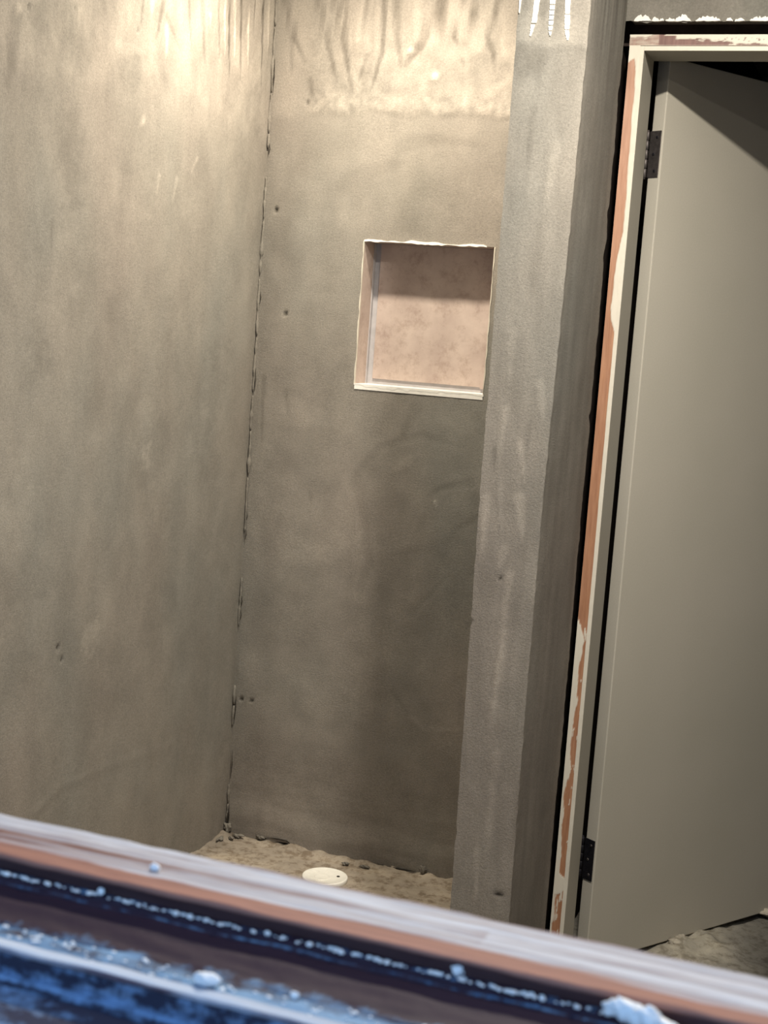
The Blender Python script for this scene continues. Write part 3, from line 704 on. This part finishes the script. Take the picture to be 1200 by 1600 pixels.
# ------------------------------------------------------------------ window: wall, frame and dusty sill in the foreground
SX0, SX1, SILL = -1.12, .48, Z0-.33
rows = (1310, 1380, 1407, 1414, 1427, 1490, 1514, 1526, 1537, 1572, 1600)
mm = {}
for y in rows: d = ray(200, y); mm[y] = d.z/d.y
zt = -.33; Y0 = zt/mm[1310]; Y1 = zt/mm[1380]
z2 = mm[1407]*Y1; Y3 = z2/mm[1414]; z4 = mm[1427]*Y3
Y5 = (z4-.006)/mm[1490]; z5 = z4-.006
z6 = z5-.0008; z7 = z6+.0014; Y6 = z7/mm[1514]; Y7 = z7/mm[1526]; Y8 = Y7-.0025; z8 = mm[1537]*Y8
z9 = mm[1572]*Y8; Y9 = Y8
Y10 = z9/mm[1600]
WT = WIN_Y; WB = Y10-.05
tag(boxes('wall_window', [(LEFT_X-.12, SX0, WB, WT, -.15, CEIL), (SX1, RIGHT_X+.12, WB, WT, -.15, CEIL), (SX0, SX1, WB, WT, -.15, SILL-.12), (SX0, SX1, WB, WT, 1.97, CEIL)], M_OUT), 'outer wall holding the open window', 'wall', kind=S)
win = tag(empty('window_1', (SX0, Y0, SILL)), 'open window with a dusty brown wooden sill and track', 'window', kind=S)
INV = Matrix.Translation((-SX0, -Y0, -SILL))
def wpart(o): o.parent = win; o.matrix_parent_inverse = INV; return o
def swept(name, prof, nx, dustf, rubf, mat, amp=.0008, x0=SX0, x1=SX1, back=None):
    """profile of (y, z above lens) swept along the window; attributes by point"""
    prof = np.array(prof); seg = np.r_[0, np.cumsum(np.hypot(*np.diff(prof, axis=0).T))]
    n = max(6, int(seg[-1]/.0022)); s = np.linspace(0, seg[-1], n)
    s = np.unique(np.r_[s, seg]); py = np.interp(s, seg, prof[:, 0]); pz = np.interp(s, seg, prof[:, 1])
    xs = np.linspace(x0, x1, int(nx*1.4)); U, Sg = np.meshgrid(xs, s)
    nz = fbm(U*22, Sg*120, 4); Pp = np.stack([U, py[:, None] + amp*.6*nz, Z0+pz[:, None] + amp*nz], -1)
    K = np.searchsorted(seg, s, side='right')-1
    return grid_mesh(name, Pp, None, {'dust': np.clip(dustf(U, Sg, seg), 0, 1), 'rub': np.clip(rubf(U, Sg, seg), 0, 1)}, back, flip=True)
# top board with rounded nose
R_ = .0028
nose = [(Y0-.001, zt-.03), (Y0+.0005, zt-.012), (Y0-.0005, zt-.003), (Y0-.004, zt)] + [(Y1+R_, zt), (Y1+R_*.6, zt-R_*.10), (Y1+R_*.25, zt-R_*.4), (Y1, zt-R_*1.0), (Y1+.0005, zt-R_*1.4), (Y1+.002, z2)]
LT = Y0-Y1
def dust_top(U, Sg, seg):
    a = seg[3]; t = (Sg-a)/(seg[5]-a)                           # 0 at the room side, 1 at the nose
    d = .66 + .55*fbm(U*2.5, Sg*150, 4) - .75*sstep(.66, .90, t + .10*fbm(U*5+3, Sg*30, 3)) - .2*np.exp(-((t-.45)/.15)**2)*(U < -.2)
    d = np.where(Sg > seg[7]-.001, -.2 + .2*fbm(U*30, Sg*200, 3), d)
    return d
def rub_top(U, Sg, seg):
    a = seg[3]; t = (Sg-a)/(seg[5]-a)
    return .45 + .55*sstep(.55, .85, t) - 1.0*sstep(seg[7]-.0015, seg[7]+.001, Sg)
me = swept('sill_board', nose, 520, dust_top, rub_top, M_SILL_TOP, .0009, back=[(SX0, SX1, Y1+.004, Y0-.002, Z0+z2-.02, Z0+zt-.003)])
wpart(link('sill_board', me, M_SILL_TOP))
# grooved weather strip below the nose
gro = [(Y1+.012, z2), (Y1-.001, z2), (Y3+.003, z2-.0012), (Y3+.0015, z2-.0035), (Y3, z2-.0038), (Y3-.001, z2-.0065), (Y3-.0015, z4-.002), (Y3+.0015, z4-.004)]
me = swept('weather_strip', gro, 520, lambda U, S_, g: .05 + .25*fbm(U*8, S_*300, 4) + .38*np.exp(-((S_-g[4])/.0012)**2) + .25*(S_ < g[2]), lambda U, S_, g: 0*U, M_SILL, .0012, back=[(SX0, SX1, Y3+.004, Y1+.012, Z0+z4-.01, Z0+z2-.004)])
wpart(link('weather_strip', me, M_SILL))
# broad lower rail, mostly bare stain
low = [(Y3+.006, z4), (Y3-.002, z4-.0006), (Y5+.001, z5), (Y5-.0005, z5-.0008), (Y5-.0008, z6)]
def dust_low(U, S_, g): 
    t = S_/g[2]; return -.12 + .24*fbm(U*9, S_*50, 4) + .50*sstep(.72+.16*fbm(U*4+1, U*0, 3), 1.02, t)
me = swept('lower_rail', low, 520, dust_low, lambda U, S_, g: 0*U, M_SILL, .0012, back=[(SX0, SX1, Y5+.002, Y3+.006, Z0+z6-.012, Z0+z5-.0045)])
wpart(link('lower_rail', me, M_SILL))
# dusty channel
cha = [(Y5+.004, z6), (Y6-.003, z6)]
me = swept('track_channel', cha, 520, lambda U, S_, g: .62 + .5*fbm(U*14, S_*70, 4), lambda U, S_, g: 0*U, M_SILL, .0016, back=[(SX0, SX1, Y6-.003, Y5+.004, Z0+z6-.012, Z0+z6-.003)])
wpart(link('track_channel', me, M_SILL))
# raised lip of the track
lip = [(Y6+.0008, z6-.002), (Y6+.0002, z7-.0006), (Y6-.0015, z7), (Y7+.001, z7), (Y7-.0008, z7-.0008), (Y8, z8+.001), (Y8+.0004, z8-.0006), (Y8+.0022, z8-.0012)]
me = swept('track_lip', lip, 520, lambda U, S_, g: np.where(S_ < g[4], .95, .40) + .3*fbm(U*20, S_*110, 4), lambda U, S_, g: np.where((S_ > g[4]), .15, 0), M_LIP, .0007, back=[(SX0, SX1, Y8+.0024, Y6-.001, Z0+z8-.004, Z0+z7-.004)])
wpart(link('track_lip', me, M_LIP))
# outer face with its bead, and the ledge below
outer = [(Y8+.0022, z8-.0012), (Y8, z8-.0016), (Y9-.0005, z9+.001), (Y9-.003, z9+.0005), (Y9-.004, z9-.002), (Y9-.006, z9-.003), (Y10-.05, z9-.012), (Y10-.052, z9-.06)]
def dust_out(U, S_, g):
    d = .36 + .5*fbm(U*30, S_*110, 4)
    d = np.where((S_ > g[2]) & (S_ < g[4]), .62, d)
    return np.where(S_ > g[5], .30 + .6*fbm(U*20, S_*60, 4), d)
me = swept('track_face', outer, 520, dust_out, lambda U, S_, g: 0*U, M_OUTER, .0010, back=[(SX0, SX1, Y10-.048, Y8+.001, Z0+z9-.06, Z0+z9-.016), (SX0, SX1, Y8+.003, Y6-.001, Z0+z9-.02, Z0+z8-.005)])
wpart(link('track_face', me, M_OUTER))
# posts and head of the window
FY0, FY1 = Y10+.0, WT+.012
for x0, x1 in ((SX0-.0, SX0+.06), (SX1-.06, SX1)):
    wpart(boxes('frame_post', [(x0, x1, FY0, FY1, Z0+zt+.001, 1.97), (x0+(.06 if x0 < -.5 else -.012), x0+(.072 if x0 < -.5 else 0), Y1+.01, Y0-.03, Z0+zt+.001, 1.91)], M_FRAME))
wpart(boxes('frame_head', [(SX0+.06, SX1-.06, FY0, FY1, 1.91, 1.97)], M_FRAME))
wpart(boxes('sash_rail', [(SX0+.075, SX1-.075, Y1+.03, Y1+.055, 1.865, 1.909)], M_FRAME))
tag(boxes('ground', [(-8, 8, -8, WB, -.35, -.25)], M_GROUND), 'bare soil outside below the window', 'ground', kind=S)

# crumbs and lumps left on the sill
def thing_lump(name, c, r, seed, label, cat, squash, group=None, sub=3, amp=.35, mat=None):
    bm = bmesh.new(); lump(bm, (0, 0, 0), r, seed, squash, sub, amp)
    o = bm_obj(name, bm, mat or M_CRUMB, None, True); o.location = c
    mn = min(v.co.z for v in o.data.vertices); o.location.z = c[2]-mn-.0006
    return tag(o, label, cat, group)
p = atZ(242, 1360, Z0+zt); thing_lump('plaster_crumb', p, .0030, 1, 'small white plaster crumb alone on the sill top board', 'plaster crumb', (1.15, .9, .75))
p = atZ(322, 1541, Z0+z6); thing_lump('plaster_chunk', p, .0058, 2, 'pale plaster chunk lying against the raised track lip', 'plaster chunk', (1.25, .7, .7))
p = atZ(716, 1524, Z0+z2); thing_lump('plaster_crumb', p, .0034, 3, 'round pale crumb on the weather strip below the board', 'plaster crumb', (1, .8, .9))
p = atZ(460, 1560, Z0+z6); thing_lump('plaster_crumb', p, .0024, 6, 'tiny round white crumb in the dusty track channel', 'plaster crumb', (1, .8, .8))
p = atZ(158, 1398, Z0+z2); thing_lump('plaster_crumb', p, .0022, 16, 'small bright crumb under the nose, left of the other crumbs', 'plaster crumb', (1, .8, .9))
# big foam lump: several knobs merged in one body
bm = bmesh.new(); r9 = random.Random(3); base = atY(1006, 1589, Y1-.009)
for k, (dx, dz, r) in enumerate(((0, 0, .0066), (-.008, .001, .0058), (.008, -.0015, .0058), (.014, -.003, .0042), (-.013, -.0005, .0040), (.003, .003, .0045), (.019, -.005, .0030))):
    dx *= 1.2; dz *= 1.1; r *= 1.2
    lump(bm, (dx, r9.uniform(-.003, .001), dz), r, 20+k, (1.15, .8, .72), 3, .45)
o = bm_obj('foam_lump', bm, M_CRUMB, None, True); o.location = base; o.rotation_euler = (0, math.radians(6), 0)
tag(o, 'large pale blue-white lump of hardened foam on the window sill', 'foam lump')
# line of dust clods along the weather strip: nobody could count them
bm = bmesh.new(); r9 = random.Random(12)
for k in range(260):
    x = r9.uniform(-.56, .02); r = r9.choice((.0006, .0008, .0010, .0013))*(1.0 if r9.random() < .8 else 1.4)
    lump(bm, (x, Y1-.0012-r9.random()*.003, Z0+z2+r*.3), r, k, (1.4, .9, .8), 1, .4)
for k in range(160):
    x = r9.uniform(-.56, .0); r = r9.choice((.0007, .0010, .0014))
    lump(bm, (x, r9.uniform(Y6+.001, Y5), Z0+z6+r*.3), r, k+500, (1.3, 1, .7), 1, .4)
tag(bm_obj('plaster_dust', bm, M_CRUMB, None, True), 'fine clods of plaster dust strewn along the window track', 'plaster dust', kind='stuff')

# ------------------------------------------------------------------ shower drain
dc = atZ(507.5, 1372.5, PAN_Z); R0 = .0585
dr = tag(empty('floor_drain', (dc.x, dc.y, PAN_Z)), 'round white plastic drain flange set in the shower floor', 'drain')
bm = bmesh.new(); lathe(bm, [(R0*.96, -.010), (R0, -.001), (R0, .0055), (R0*.975, .0075), (R0*.93, .0075), (R0*.90, .0062), (.012, .0058), (.001, .0058)], (0, 0, 0), 48)
bm_obj('flange', bm, M_DRAIN, dr, True)
for k in range(3):
    a = math.radians(25+120*k); bm = bmesh.new(); lathe(bm, [(.0042, .0055), (.0042, .0072), (.003, .0078), (.0005, .0078)], (.034*math.cos(a), .034*math.sin(a), 0), 12)
    bm_obj('screw', bm, M_DARKHOLE if k == 0 else M_DRAIN, dr)
bm = bmesh.new(); lathe(bm, [(.020, .0050), (.020, .0068), (.0185, .0072), (.0165, .0062), (.001, .0060)], (-.004, -.010, 0), 28)
bm_obj('knockout_plug', bm, M_DRAIN, dr, True)

# ------------------------------------------------------------------ rubble
def rub(px, py, r, seed, label, sq=(1, .8, .7), mat=M_PLASTER_DARK, Z=PAN_Z):
    p = atZ(px, py, Z); p.y = min(p.y, BACK_Y-r*.9); p.x = max(p.x, LEFT_X+r*.9)
    return thing_lump('plaster_clod', p, r, seed, label, 'plaster clod', sq, 'plaster clods on the shower floor', 3, .75, mat)
rub(357, 1301, .012, 31, 'largest clod of grey plaster in the shower corner', (.8, .8, 1.0))
rub(372, 1309, .008, 32, 'grey plaster clod right of the corner clod on shower floor', (1.5, .8, .6))
rub(344, 1314, .008, 33, 'grey plaster clod at the foot of the left shower wall', (.8, 1.6, .6))
rub(361, 1312, .006, 38, 'small grey plaster clod in front of the corner clod', (1.3, .9, .7))
rub(408, 1312, .008, 34, 'dark plaster clod under the crack of the back wall', (1.6, .8, .6))
rub(540, 1352, .006, 35, 'small dark clod just right of the white drain', (1.4, .9, .6))
rub(570, 1356, .006, 36, 'flat dark clod behind the drain along the back wall', (1.9, .8, .5))
rub(660, 1366, .008, 37, 'pointed dark clod near the partition on shower floor', (.9, .8, 1.1))
def drub(px, py, r, seed, label, sq=(1, .8, .7)):
    p = atZ(px, py, .006); return thing_lump('mortar_lump', p, r, seed, label, 'mortar lump', sq, 'lumps on the floor by the door', 3, .5, M_CRUMBLE)
M_CRUMBLE = simple('mortar_rubble', (.42, .38, .31), .95, .1, 90, .25, [(150, .6, .003)])
drub(1053, 1479, .011, 41, 'pale mortar lump at the left tip of the debris by the door', (1.3, 1, .8))
drub(1064, 1474, .013, 42, 'dull mortar lump under the bottom edge of the door', (1, 1, .8))
drub(1190, 1428, .020, 43, 'grey broken concrete piece at the frame edge by the door', (1.6, 1, .45))

# ------------------------------------------------------------------ ceiling lamps
def ceiling_lamp(x, y, power, col, label):
    t = tag(empty('ceiling_lamp', (x, y, CEIL)), label, 'lamp', 'round ceiling lamps')
    bm = bmesh.new(); lathe(bm, [(.078, 0), (.078, -.012), (.070, -.020), (.055, -.020), (.052, -.012)], (0, 0, 0), 40)
    bm_obj('trim_ring', bm, M_FIX, t, True)
    bm = bmesh.new(); lathe(bm, [(.0515, -.010), (.0515, -.013), (.03, -.0145), (.001, -.015)], (0, 0, 0), 32)
    bm_obj('diffuser', bm, lamp_mat(col), t, True)
    L = bpy.data.lights.new('lamp_light', 'AREA'); L.shape = 'DISK'; L.size = .085; L.energy = power; L.color = col
    lo = bpy.data.objects.new('lamp_light', L); COL.objects.link(lo); lo.parent = t; lo.location = (0, 0, -.024)
ceiling_lamp(*SHOWER_LAMP, 'round ceiling lamp above the shower')
ceiling_lamp(*DOOR_LAMP, 'round ceiling lamp in front of the door')
ceiling_lamp(*WINDOW_LAMP, 'round ceiling lamp near the window')
